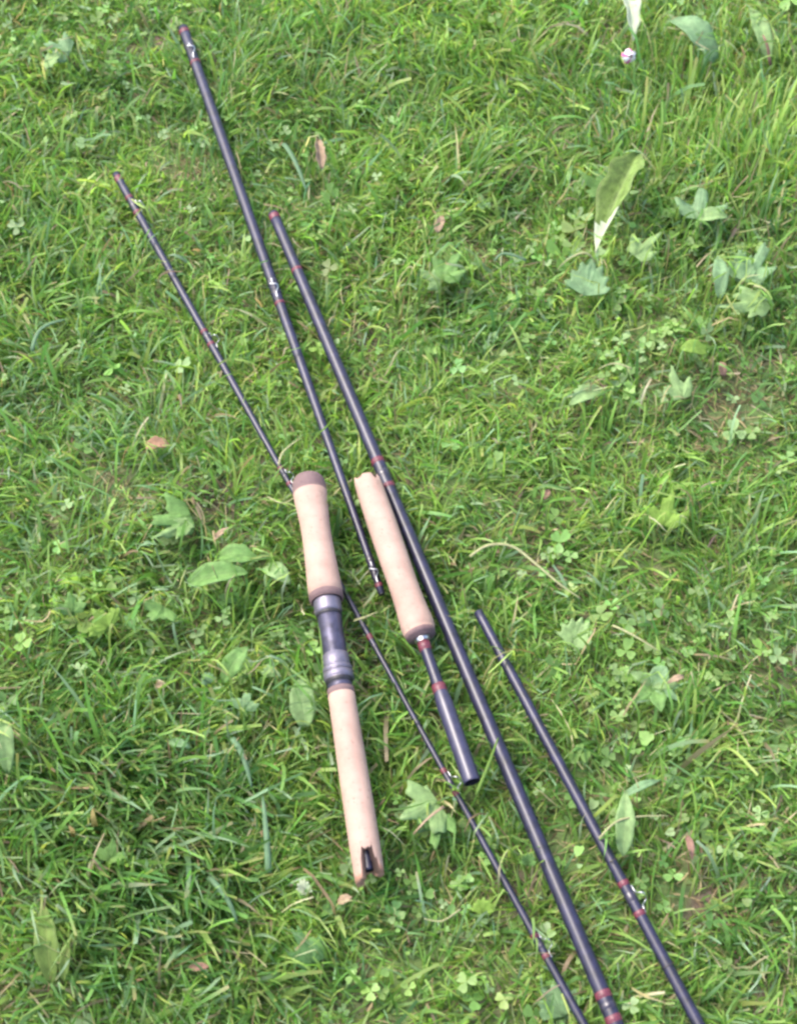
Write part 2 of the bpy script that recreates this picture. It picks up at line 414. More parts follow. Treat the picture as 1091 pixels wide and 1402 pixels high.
full = prof + [(prof[-1][0] - .0004, prof[-1][1] * .80), (prof[-1][0] - .0004, rI * 1.1)] + [(prof[-1][0] - .006, rI), (prof[-4][0] - .015, rI)]
def ragged2(i, th, s, r):
    if i < ni: return ragged(i, th, s, r)
    s0, _ = ragged(ni - 1, th, prof[-1][0], prof[-1][1])
    if i < ni + 2: return s0 - .0004, r
    return min(s, s0 - .001), r
rg = tube('rear_grip', full, M['cork'], h1, 48, None, False, ragged2)
rg.data.materials.append(M['cork_raw'])
for pl in rg.data.polygons:
    if pl.index >= (ni - 2) * 48: pl.material_index = 1
sB = prof[-4][0]
rb = rI * .86
sE = prof[-1][0] - .0035
tube('inner_blank', [(sB - .03, rb), (sE - .0015, rb), (sE, rb * .97), (sE + .0002, rb * .86)], M['blank'], h1, 24, None, False)
tube('bore', [(sE + .0001, rb * .855), (sE - .012, rb * .84), (sE - .020, rb * .82), (sE - .021, rb * .1)], M['blank_inside'], h1, 24, None, False)
tag(h1, 'large cork double-grip handle with silver reel seat and broken open butt end', 'rod handle', GR)
for i in range(8):
    a = A + (B - A) * i / 8; b = A + (B - A) * (i + 1) / 8
    PRESS.append((a[0], a[1], b[0], b[1], .0175, .0175, ZH - .017, ZH + .0168, .004))

# ------------------------------------------------------------------ small handle
p0, p1 = (502, 657), (646, 1071); ZG = .041
A, B, L, rz = frame_on(p0, p1, ZG)
h2 = empty('butt_section', (A[0], A[1], ZG), rz)
prof = rows2 = px_profile(A, B, L, ZG, [(*axis_pt(p0, p1, y), wd) for y, wd in ((657, 31), (659, 36), (668, 37.5), (690, 39), (720, 40.5), (760, 40.5), (800, 40), (825, 41.5), (845, 45), (856, 46.5), (862, 46), (866, 42))])
rag3 = np.random.default_rng(8).random(64)
def chew(i, th, s, r):
    j = int(round(th / (2 * math.pi) * 32)) % 32
    if i <= 1: return s + (rag3[j // 3] - .5) * .008, r * (.9 + .14 * rag3[(j // 2 * 5) % 64])
    return s, r
g2 = tube('fore_grip', prof, M['cork'], h2, 32, None, True, chew)
def rows(*yw): return px_profile(A, B, L, ZG, [(*axis_pt(p0, p1, y), wd) for y, wd in yw])
tube('cork_ring', rows((865.5, 38), (866, 43), (872, 41), (873, 20)), M['cork_dark'], h2, 32)
tube('winding_check', rows((872.5, 15), (873, 22), (877, 21), (879, 17)), M['steel'], h2, 24)
tube('blank', rows((872, 15), (900, 15.5), (930, 16.5), (940, 17), (950, 20), (962, 22.5), (1000, 23), (1040, 23.5)), M['blank'], h2, 24, None, False)
tube('winding', rows((879, 15.2), (880, 18), (890, 18), (891, 15.5)), M['red'], h2, 24)
tube('winding', rows((937, 16.5), (938, 20), (946, 20.5), (948, 19)), M['red'], h2, 24)
fe = tube('ferrule', rows((947, 19), (958, 23), (970, 23.6), (1030, 24), (1066, 24.5), (1070, 24.5), (1071, 24), (1071.3, 22.6)), M['ferrule'], h2, 24, None, False)
tube('bore', rows((1071.2, 22.5), (1060, 22), (1048, 21.5), (1046, 4)), M['blank_inside'], h2, 24, None, False)
tag(h2, 'smaller cork grip with red-bound dark stub ending in an open hollow ferrule', 'rod handle', GR)
for i in range(8):
    a = A + (B - A) * i / 8; b = A + (B - A) * (i + 1) / 8
    rr = .0165 if i < 4 else .009
    PRESS.append((a[0], a[1], b[0], b[1], rr, rr, ZG - .016, ZG + rr + .001, 0))

# ------------------------------------------------------------------ single leaves, straws, petals
def strip_leaf(name, base, tip, wpx, z0, z1, mat, label, cat='leaf', group=None, prof='oval', fold=.3, arch=.18, curl=0, wav=.05, side=0, twist=0, seed=0, nu=14, nv=6, press=True, tipmat=None, tipfrac=.75, thick=.0004, halfmat=None):
    z0 -= .006; z1 -= .006
    a = at(*base, z0); b = at(*tip, z1); d = b - a; L = float(np.linalg.norm(d[:2]))
    hw = .5 * wpx * mpp(*base, z0)
    rz = math.atan2(d[1], d[0]); r_ = np.random.default_rng(seed + int(base[0]) * 7 + int(base[1]))
    V = []; F = []; UV = []
    ph = r_.random() * 6
    for i in range(nu + 1):
        u = i / nu
        if prof == 'oval': wd = math.sin(math.pi * min(1, .06 + .94 * u) ** .85) ** .75
        elif prof == 'lance': wd = (math.sin(math.pi * (.012 + .988 * u) ** .8)) ** .85
        elif prof == 'blade': wd = min(1, .55 + 1.2 * u) * (1 - max(0, u - .45) ** 1.6 / .55 ** 1.6)
        elif prof == 'stalk': wd = 1 - .5 * u
        else: wd = 1
        wd = max(wd, .02)
        lob = 1 + wav * math.sin(u * 17 + ph) * (1 if prof != 'blade' else 0)
        cx = L * u; cy = side * L * math.sin(math.pi * u); cz = (z1 - z0) * u + arch * L * math.sin(math.pi * u) + curl * L * max(0, u - .6) ** 2
        tw = twist * u
        for j in range(nv + 1):
            v = 2 * j / nv - 1
            y = v * hw * wd * lob; zf = abs(v) * fold * hw * wd + wav * hw * .8 * math.sin(u * 23 + v * 2 + ph) * abs(v)
            y2 = y * math.cos(tw) - zf * math.sin(tw); z2 = y * math.sin(tw) + zf * math.cos(tw)
            V.append((cx + r_.normal(0, .0003), cy + y2, cz + z2 + r_.normal(0, .0002))); UV.append((u, v, 0))
    for i in range(nu):
        for j in range(nv):
            q = i * (nv + 1) + j
            F.append((q, q + nv + 1, q + nv + 2, q + 1))
    o = mk(name, V, F, mat, None, True, UV)
    if halfmat:
        o.data.materials.append(halfmat)
        for pl in o.data.polygons:
            if pl.index % nv < nv // 2: pl.material_index = 1
    if tipmat:
        o.data.materials.append(tipmat)
        for pl in o.data.polygons:
            if pl.index // nv / nu + .07 * (pl.index % nv - nv / 2) / nv * 2 + .03 * math.sin(pl.index * 2.1) >= tipfrac: pl.material_index = len(o.data.materials) - 1
    o.location = tuple(a); o.rotation_euler = (0, 0, rz)
    sd = o.modifiers.new('thickness', 'SOLIDIFY'); sd.thickness = thick; sd.offset = -1
    tag(o, label, cat, group)
    if press:
        c0 = a + (b - a) * .1; c1 = a + (b - a) * .9
        PRESS.append((c0[0], c0[1], c1[0], c1[1], hw * .8, hw * .8, min(z0, z1) - .003, max(z0, z1) + .004, .10))
    return o

def palm_leaf(name, c, tip, wpx, z0, z1, mat, label, cat='leaf', lobes=3, depth=.45, teeth=.1, cup=.12, group=None, seed=0, parent=None, press=True):
    """palmate leaf: base at c, middle lobe pointing to tip"""
    z0 -= .006; z1 -= .006
    a = at(*c, z0); b = at(*tip, z1); d = b - a; L = float(np.linalg.norm(d)); rz = math.atan2(d[1], d[0])
    pitch = math.asin(max(-1, min(1, d[2] / L)))
    asp = wpx * mpp(*c, z0) / L
    r_ = np.random.default_rng(seed + int(c[0]) * 3 + int(c[1])); ph = r_.random() * 6
    nr, na = 5, 44; span = 1.75 if lobes > 1 else 1.5
    V = [(0, 0, 0)]; UV = [(0, 0, 0)]; F = []
    for i in range(1, nr + 1):
        for j in range(na + 1):
            th = span * (2 * j / na - 1)
            lo = math.cos(th / (2 * span) * lobes * 2 * math.pi) if lobes > 1 else 1
            rr = L * (1 - depth * .5 * (1 - lo)) * (1 - .20 * abs(th) / span)
            rr *= 1 + teeth * math.sin(th * 14 + ph) * (i / nr) ** 2
            rr *= (i / nr)
            x = rr * math.cos(th * .9); y = rr * math.sin(th * .9) * asp * .75
            z = cup * L * (rr / L) ** 2 * (.6 + .5 * math.sin(th * 3 + ph)) + .06 * L * (lo) * (rr / L) + r_.normal(0, .0003)
            V.append((x, y, z))
            k = (th / (2 * span) * lobes) % 1.0
            k = min(k, 1 - k) * 2 if lobes > 1 else abs(th / span)
            UV.append((i / nr, k, 0))
    W = na + 1
    for j in range(na): F.append((0, 1 + j, 2 + j))
    for i in range(nr - 1):
        for j in range(na):
            q = 1 + i * W + j; F.append((q, q + W, q + W + 1, q + 1))
    o = mk(name, V, F, mat, parent, True, UV)
    o.location = tuple(a); o.rotation_euler = (0, -pitch, rz)
    sd = o.modifiers.new('thickness', 'SOLIDIFY'); sd.thickness = .0004; sd.offset = -1
    if label: tag(o, label, cat, group)
    if press:
        c1 = a + (b - a) * .75; hw = wpx * .4 * mpp(*c, z0)
        PRESS.append((a[0] * .7 + b[0] * .3, a[1] * .7 + b[1] * .3, c1[0], c1[1], hw, hw, min(z0, z1) - .003, max(z0, z1) + .006, .12))
    return o

SL, PL = strip_leaf, palm_leaf
# upper right
SL('dock_leaf', (872, 212), (815, 347), 44, .050, .040, LM['dock'], 'large folded dock leaf with a whitish turned-up tip in the upper right', prof='lance', fold=.9, arch=.10, wav=.13, twist=.55, tipmat=LM['white'], tipfrac=.72, nu=26, nv=8, halfmat=LM['dockdark'])
SL('curled_leaf', (858, -14), (866, 57), 24, .055, .045, LM['white'], 'whitish curled leaf hanging in from the top edge above the daisy', prof='oval', fold=.7, arch=.1, wav=.12, twist=-.5, nu=18)
SL('broad_leaf', (978, 84), (916, 28), 40, .042, .058, LM['blue'], 'blue-green broad leaf arching beside the curled whitish leaf at the top', prof='oval', fold=.35, arch=.22, nu=16)
SL('broad_leaf', (1052, 84), (1024, 8), 24, .040, .055, LM['pale'], 'pale narrow leaf with a reddish stalk in the top right corner', prof='lance', fold=.4, arch=.12, wav=.06)
SL('leaf_stalk', (1054, 90), (1044, 48), 5, .040, .062, LM['pink'], 'short red-brown stalk beside the pale leaf in the top right corner', 'stalk', prof='stalk', nu=6, nv=2, press=False)
PL('lobed_leaf', (955, 300), (962, 258), 62, .040, .046, LM['blue'], 'blue-green three-lobed leaf right of the folded dock leaf', lobes=3, depth=.5, teeth=.05)
SL('small_leaf', (956, 300), (997, 298), 24, .046, .044, LM['pale'], 'small pale oval leaf just below the blue-green three-lobed leaf', prof='oval')
PL('lobed_leaf', (1020, 385), (1050, 335), 48, .040, .046, LM['blue'], 'blue-green lobed leaf near the right edge above the pale lobed leaf', lobes=3, depth=.4)
PL('lobed_leaf', (1048, 410), (985, 428), 46, .042, .046, LM['pale'], 'pale green lobed leaf lying flat near the right edge', lobes=3, depth=.35, teeth=.12)
PL('broad_leaf', (1008, 385), (1022, 350), 34, .036, .042, LM['blue'], 'rounded blue-green leaf between the two lobed leaves near the right edge', lobes=1, depth=0)
SL('broad_leaf', (985, 410), (982, 350), 22, .036, .044, LM['blue'], 'upright grey-green leaf left of the lobed leaves near the right edge', prof='lance')
PL('lobed_leaf', (868, 350), (902, 322), 40, .040, .046, LM['pale'], 'pale notched leaf just right of the dock leaf tip', lobes=3, depth=.4)
PL('lobed_leaf', (830, 260), (790, 240), 44, .036, .044, LM['green'], 'green notched leaf tucked against the left side of the dock leaf', lobes=3, depth=.4)
PL('broad_leaf', (800, 405), (812, 362), 50, .036, .046, LM['blue'], 'blue-green wide leaf below the dock leaf tip', lobes=1, depth=0)
PL('lobed_leaf', (605, 385), (572, 372), 44, .036, .044, LM['pale'], 'pale lobed leaf right of the top of the thickest rod, against a greener one', lobes=3, depth=.45)
PL('lobed_leaf', (605, 382), (630, 345), 44, .038, .048, LM['green'], 'green lobed leaf touching the pale lobed leaf, upper centre', lobes=3, depth=.4)
SL('broad_leaf', (825, 535), (778, 556), 26, .036, .044, LM['pale'], 'pale oval leaf in the middle of the right half', prof='oval', fold=.3)
SL('broad_leaf', (968, 482), (930, 478), 26, .036, .044, LM['bright'], 'bright olive-green leaf below the pale lobed leaf on the right', prof='oval', fold=.2)
PL('lobed_leaf', (935, 545), (916, 505), 36, .036, .042, LM['pale'], 'pale lobed leaf below the bright olive leaf on the right', lobes=3, depth=.4)
PL('lobed_leaf', (908, 720), (918, 676), 52, .036, .048, LM['bright'], 'bright green jagged leaf right of centre', lobes=3, depth=.4, teeth=.12)
SL('dry_leaf', (990, 515), (986, 495), 12, .034, .040, LM['pink'], 'tiny reddish dead leaf right of the pale lobed leaf', prof='oval', nu=8)
# lower right
PL('broad_leaf', (780, 885), (800, 850), 40, .036, .044, LM['pale'], 'pale clover-like leaf right of the right-hand rod top', lobes=1, depth=0)
wd = empty('rosette_weed', at(892, 940, .02))
for k, (tx, ty, wpx, mt) in enumerate(((930, 938, 16, 'pale'), (912, 912, 26, 'blue'), (862, 920, 16, 'pale'), (868, 962, 18, 'green'), (905, 975, 24, 'green'), (930, 960, 14, 'blue'))):
    o = SL('leaf', (892, 940), (tx, ty), wpx, .036, .044, LM[mt], None, None, prof='oval', fold=.25, arch=.12)
    o.location = Vector(o.location) - wd.location; o.parent = wd
tag(wd, 'small rosette weed of pale oval leaves right of the right-hand rod', 'weed')
SL('dry_leaf', (936, 926), (912, 936), 9, .050, .048, LM['tan'], 'small pinkish tan petal lying on the rosette weed', prof='oval', nu=8)
SL('broad_leaf', (852, 1172), (856, 1082), 27, .036, .050, LM['pale'], 'long pale leaf standing beside the right-hand rod', prof='lance', fold=.4, arch=.10, wav=.05)
SL('broad_leaf', (852, 1090), (905, 1068), 12, .048, .046, LM['blue'], 'narrow blue-green blade bending over the long pale leaf', prof='blade', fold=.2)
PL('lobed_leaf', (600, 1098), (548, 1122), 76, .036, .046, LM['pale'], 'large pale lobed leaf between the butt of the big handle and the thin rod', lobes=3, depth=.4, teeth=.08, cup=.06)
PL('lobed_leaf', (604, 1112), (592, 1165), 46, .034, .040, LM['green'], 'green lobed leaf under the large pale lobed leaf', lobes=3, depth=.45)
SL('dry_stalk', (608, 1104), (566, 1142), 4, .050, .050, LM['tan'], 'thin tan stalk lying across the large pale lobed leaf', 'stalk', prof='stalk', nu=8, nv=2, press=False)
PL('broad_leaf', (772, 1392), (752, 1350), 56, .014, .018, LM['blue'], 'blue-green round leaf under the thinnest rod at the bottom edge', lobes=1, depth=0)
PL('round_leaf', (660, 1252), (662, 1230), 26, .036, .040, LM['bright'], 'small round green leaf left of the thinnest rod, low centre', lobes=1, depth=0)
PL('round_leaf', (722, 1186), (724, 1168), 18, .036, .042, LM['green'], 'tiny round leaf between the thinnest and the thickest rod', lobes=1, depth=0)
SL('dry_leaf', (940, 1144), (948, 1178), 10, .040, .038, LM['pink'], 'narrow reddish brown dead leaf near the lower right edge', prof='lance', nu=8)
# left half
PL('lobed_leaf', (262, 706), (205, 716), 62, .036, .046, LM['green'], 'large green lobed leaf left of the big handle top', lobes=3, depth=.4, teeth=.1)
PL('lobed_leaf', (258, 712), (212, 742), 34, .038, .044, LM['pale'], 'pale leaf lobe just under the large green lobed leaf', lobes=3, depth=.3)
SL('broad_leaf', (300, 762), (355, 766), 30, .040, .040, LM['green'], 'upper of two wide folded green leaves left of the big handle', prof='oval', fold=.5, arch=.12, wav=.08)
SL('broad_leaf', (258, 800), (340, 784), 34, .036, .046, LM['green'], 'lower of two wide folded green leaves left of the big handle', prof='oval', fold=.6, arch=.12, wav=.07)
SL('broad_leaf', (364, 775), (398, 800), 26, .042, .044, LM['pale'], 'pale grey-green leaf beside the middle of the big handle', prof='oval', fold=.2, arch=.2)
PL('lobed_leaf', (225, 830), (205, 850), 50, .036, .042, LM['green'], 'green leaf below the wide folded leaves, left of centre', lobes=3, depth=.3)
PL('lobed_leaf', (150, 860), (128, 836), 48, .034, .042, LM['bright'], 'bright green wide leaf near the left edge', lobes=3, depth=.3)
PL('lobed_leaf', (100, 840), (96, 812), 34, .034, .042, LM['green'], 'green leaf left of the bright wide leaf near the left edge', lobes=3, depth=.3)
SL('plantain_leaf', (418, 995), (410, 928), 36, .036, .050, LM['pale'], 'broad pale plantain leaf beside the reel seat', prof='oval', fold=.3, arch=.08)
PL('round_leaf', (288, 936), (280, 922), 17, .046, .050, LM['blue'], 'small round bluish leaf, left one of two left of the reel seat', lobes=1, depth=0)
PL('round_leaf', (368, 928), (370, 910), 17, .050, .054, LM['pale'], 'small round pale leaf, right one of two left of the reel seat', lobes=1, depth=0)
SL('broad_leaf', (305, 935), (340, 885), 28, .036, .048, LM['green'], 'broad green leaf between the two small round leaves', prof='lance', fold=.35)
PL('lobed_leaf', (334, 972), (340, 948), 34, .034, .040, LM['blue'], 'bluish lobed leaf under the two small round leaves', lobes=3, depth=.3)
SL('broad_leaf', (72, 1348), (62, 1240), 34, .036, .050, LM['olive'], 'dark olive long leaf in the bottom left corner', prof='lance', fold=.5, arch=.14, wav=.05)
SL('broad_leaf', (88, 1345), (96, 1282), 15, .040, .048, LM['olive'], 'narrow olive leaf arching right of the dark long leaf, bottom left', prof='lance', fold=.4, arch=.2)
PL('lobed_leaf', (430, 1320), (402, 1268), 42, .034, .042, LM['dark'], 'dark green toothed leaf below the big handle butt', lobes=3, depth=.35, teeth=.14)
PL('round_leaf', (418, 1226), (414, 1204), 18, .044, .048, LM['white'], 'small round whitish leaf left of the broken butt', lobes=1, depth=0)
PL('lobed_leaf', (96, 72), (62, 60), 46, .036, .044, LM['blue'], 'blue-green leaf in the top left corner', lobes=3, depth=.3)
PL('lobed_leaf', (60, 86), (82, 82), 26, .040, .044, LM['pale'], 'small pale leaf below the blue-green leaf in the top left corner', lobes=1, depth=0)
SL('broad_leaf', (12, 1060), (8, 975), 26, .036, .054, LM['pale'], 'pale broad blade cut off by the left edge', prof='lance')
SL('broad_leaf', (232, 1016), (262, 1024), 13, .040, .042, LM['blue'], 'short blue-green blade among long grass, left of the rear grip', prof='oval')
PL('lobed_leaf', (150, 1180), (158, 1150), 40, .034, .040, LM['green'], 'dull green lobed leaf in the long grass, lower left', lobes=3, depth=.3)
# dead leaves and bits
SL('dry_leaf', (441, 232), (433, 188), 14, .036, .046, LM['tan'], 'curled pale brown dead leaf standing in the grass, upper centre', prof='oval', fold=1.1, wav=.2, arch=.1, twist=.6)
SL('dry_leaf', (200, 612), (234, 610), 20, .034, .036, LM['brown'], 'flat brown dead leaf left of the thin rod', prof='oval', fold=.4, wav=.12)
SL('dry_leaf', (744, 684), (752, 670), 10, .036, .042, LM['pink'], 'tiny orange-red petal right of centre', prof='oval', nu=8)
SL('dry_leaf', (258, 1326), (288, 1324), 12, .036, .040, LM['pink'], 'pinkish dead leaf near the bottom edge left of the handle butt', prof='oval', nu=8, wav=.1)
SL('dry_leaf', (212, 940), (228, 936), 11, .036, .040, LM['tan'], 'small tan leaf bit left of the small round bluish leaf', prof='oval', nu=8)
SL('dry_leaf', (462, 1236), (482, 1228), 13, .034, .040, LM['tan'], 'small tan leaf bit just below the broken butt', prof='oval', nu=8, wav=.1)
SL('dry_leaf', (292, 740), (316, 722), 8, .036, .044, LM['tan'], 'pinkish straw stub standing left of the big fore grip', prof='oval', nu=8)
SL('dry_leaf', (598, 318), (606, 296), 14, .036, .042, LM['tan'], 'pale brown leaf bit right of the thick rod top', prof='oval', nu=8, wav=.1)
# straws and long single blades
def straw(name, pts, wpx, z, mat, label, cat='straw', arch=.02):
    z -= .006
    P = [at(px, py, z) for px, py in pts]; O = P[0]; V = []; F = []; UV = []
    Q = []
    for i in range(len(P) - 1):
        a0 = P[max(i - 1, 0)]; a1 = P[i]; a2 = P[i + 1]; a3 = P[min(i + 2, len(P) - 1)]
        for k in range(5):
            u = k / 5; Q.append(.5 * (2 * a1 + (a2 - a0) * u + (2 * a0 - 5 * a1 + 4 * a2 - a3) * u * u + (3 * a1 - a0 - 3 * a2 + a3) * u ** 3))
    Q.append(P[-1]); nq = len(Q)
    for i, q in enumerate(Q):
        tg = Q[min(i + 1, nq - 1)] - Q[max(i - 1, 0)]; s = np.array([-tg[1], tg[0], 0]); s /= np.linalg.norm(s)
        u = i / (nq - 1); hw = .5 * wpx * (.6 if cat == 'straw' else .8) * mpp(*pts[0], z) * (1 - .75 * u ** 3); h = arch * math.sin(math.pi * u)
        for v in (-1, 0, 1):
            V.append(q - O + s * hw * v + np.array([0, 0, h - abs(v) * hw * .35])); UV.append((u, v, 0))
    for i in range(nq - 1):
        for j in range(2):
            k = i * 3 + j; F.append((k, k + 3, k + 4, k + 1))
    o = mk(name, V, F, mat, None, True, UV); o.location = tuple(O)
    sd = o.modifiers.new('thickness', 'SOLIDIFY'); sd.thickness = .0005; sd.offset = 0
    tag(o, label, cat); return o
straw('dry_straw', [(643, 762), (668, 749), (700, 752), (730, 774), (765, 802), (795, 820)], 6.5, .046, LM['straw'], 'long bent yellow straw lying right of the small cork grip', arch=.006)
straw('dry_straw', [(816, 366), (795, 364), (762, 370)], 5, .044, LM['straw'], 'pale horizontal straw below the dock leaf tip')
straw('dry_straw', [(865, 505), (840, 500), (818, 506)], 4, .044, LM['straw'], 'pale horizontal straw in the middle of the right half', arch=.003)
straw('dry_straw', [(838, 856), (870, 875), (903, 893)], 5, .044, LM['straw'], 'yellowish straw slanting above the rosette weed', arch=.004)
straw('dry_straw', [(820, 1148), (850, 1124), (915, 1117)], 5, .046, LM['straw'], 'pale straw crossing in front of the long pale leaf', arch=.004)
straw('dry_straw', [(630, 1245), (605, 1262), (580, 1258)], 4, .042, LM['straw'], 'thin tan straw below the large pale lobed leaf', arch=.002)
straw('dry_straw', [(366, 680), (390, 690), (420, 668)], 3, .040, LM['straw'], 'thin tan straw beside the big handle cap', arch=.002)
straw('dry_straw', [(382, 638), (388, 622), (412, 600)], 4.5, .042, LM['straw'], 'yellow curved straw just above the big handle cap', arch=.004)
straw('dry_straw', [(484, 850), (500, 847), (518, 838)], 5, .040, LM['straw'], 'short yellow straw lying over the thinnest rod', arch=.003)
straw('wide_blade', [(368, 1195), (366, 1150), (360, 1090)], 11, .044, LM['blade'], 'long blue-green wide blade standing left of the rear grip', 'grass blade', .008)
straw('wide_blade', [(437, 832), (440, 880), (446, 950)], 5, .050, LM['bladeg'], 'long green blade lying along the left side of the reel seat', 'grass blade', .004)
straw('wide_blade', [(388, 196), (404, 225), (420, 262)], 8, .046, LM['blade'], 'blue-green wide blade left of the curled pale brown leaf', 'grass blade', .006)
straw('wide_blade', [(318, 1010), (334, 1040), (345, 1078)], 10, .042, LM['blade'], 'blue-grey blade ending at the top of the long wide blade', 'grass blade', .006)
straw('wide_blade', [(652, 1088), (668, 1050), (682, 1010)], 6, .050, LM['bladeg'], 'bright green blade standing by the hollow ferrule end', 'grass blade', .004)
straw('wide_blade', [(44, 480), (58, 455), (90, 438)], 7, .044, LM['blade'], 'curved blue-green blade near the left edge, upper half', 'grass blade', .006)
straw('wide_blade', [(285, 1200), (310, 1230), (325, 1262)], 10, .044, LM['blade'], 'dark blue-green blade slanting left of the broken butt', 'grass blade', .006)
straw('wide_blade', [(720, 356), (690, 350), (676, 358)], 6, .046, LM['blade'], 'pale blue-green blade left of the dock leaf tip', 'grass blade', .004)
straw('wide_blade', [(835, 832), (870, 815), (910, 812)], 6, .046, LM['bladeg'], 'long pale green blade lying right of the bent yellow straw', 'grass blade', .006)

# daisy bud
def daisy(px, py, z):
    c = at(px, py, z); root = empty('daisy', c)
    wm = m_simple('daisy_white', (.75, .72, .72), .6, 0, .05, 300); pm = m_simple('daisy_pink', (.55, .12, .28), .6, 0, .2, 500); gm = m_simple('daisy_green', (.16, .25, .06), .6)
    k = 13
    for i in range(k):
        th = 2 * math.pi * i / k; V = []; F = []
        for a in range(6):
            u = a / 5; w_ = .0019 * math.sin(math.pi * (.12 + .80 * u)) ** .6; rr = .0012 + .0062 * math.sin(math.pi * (.08 + .86 * u)) * (1 + .15 * math.sin(i * 2.3)); hh = .012 * u + .001 * math.sin(i * 1.7)
            for s in (-1, 0, 1):
                V.append((rr * math.cos(th) - s * w_ * math.sin(th), rr * math.sin(th) + s * w_ * math.cos(th), hh - .0004 * abs(s)))
        for a in range(5):
            for s in range(2):
                q = a * 3 + s; F.append((q, q + 1, q + 4, q + 3))
        mk('petal', V, F, pm if i in (3, 6, 9) else wm, root)
    o = tube('bud_base', [(-.006, .001), (-.004, .003), (0, .0042), (.003, .0035)], gm, root, 12); o.rotation_euler = (0, -math.pi / 2, 0)
    st = wire('stem', [(0, 0, -.004), (.002, .004, -.02), (.004, .012, -.045)], .0009, gm, root)
    root.rotation_euler = (R(55), R(10), R(15))
    tag(root, 'half-closed white and pink daisy hanging below the curled whitish leaf', 'flower')
    PRESS.append((c[0] - .004, c[1], c[0] + .004, c[1], .011, .011, z - .014, z + .01, 0))
daisy(857, 76, .050)

# ------------------------------------------------------------------ grass, clover, thatch (uncountable)
PR = np.array(PRESS)
def apply_press(P, cross):
    """P: (N,K,3) centre-line points; lowers points under things; blades flagged cross go over instead. returns keep mask"""
    N, K, _ = P.shape
    keep = np.ones(N, bool)
    order = np.arange(len(PR))
    for c in order:
        x0, y0, x1, y1, r0, r1, zl, zt, pc = PR[c]
        dx, dy = x1 - x0, y1 - y0; l2 = dx * dx + dy * dy + 1e-12
        rad = r0 + .022
        cand = np.where((P[:, :, 0].max(1) > min(x0, x1) - rad) & (P[:, :, 0].min(1) < max(x0, x1) + rad) & (P[:, :, 1].max(1) > min(y0, y1) - rad) & (P[:, :, 1].min(1) < max(y0, y1) + rad))[0]
        if not len(cand): continue
        Q = P[cand]
        t_ = np.clip(((Q[:, :, 0] - x0) * dx + (Q[:, :, 1] - y0) * dy) / l2, 0, 1)
        dist = np.hypot(Q[:, :, 0] - x0 - t_ * dx, Q[:, :, 1] - y0 - t_ * dy)
        over = cross[cand] < pc
        ins = dist < r0
        near = np.clip((r0 + .008 - dist) / .008, 0, 1)
        # under
        zlo = zl * near + Q[:, :, 2] * (1 - near)
        newz = np.where(near > 0, np.minimum(Q[:, :, 2], zlo), Q[:, :, 2])
        wide = np.clip((r0 + .022 - dist) / .022, 0, 1); wide = wide * wide * (3 - 2 * wide); wide[:, 0] *= .3
        hiz = np.maximum(Q[:, :, 2], (zt + .002) * wide + Q[:, :, 2] * (1 - wide))
        root_in = ins[:, 0]
        Q[:, :, 2] = np.where((over & ~root_in)[:, None], hiz, newz)
        P[cand] = Q
    return keep

PAL = np.array([[.160, .320, .072], [.275, .440, .100], [.098, .220, .060], [.245, .375, .215], [.56, .49, .32], [.29, .21, .15], [.335, .455, .125]])

def mesh_fast(name, V, F4, tint, mat):
    me = bpy.data.meshes.new(name)
    nv = len(V); nf = len(F4)
    me.vertices.add(nv); me.vertices.foreach_set('co', V.astype(np.float32).ravel())
    me.loops.add(nf * 4); me.loops.foreach_set('vertex_index', F4.astype(np.int32).ravel())
    me.polygons.add(nf); me.polygons.foreach_set('loop_start', np.arange(0, nf * 4, 4, dtype=np.int32))
    me.polygons.foreach_set('use_smooth', np.ones(nf, bool))
    a = me.attributes.new('tint', 'FLOAT_COLOR', 'POINT')
    a.data.foreach_set('color', np.concatenate([tint, np.ones((nv, 1))], 1).astype(np.float32).ravel())
    me.update(calc_edges=True); me.materials.append(mat)
    o = bpy.data.objects.new(name, me); COL.objects.link(o); return o

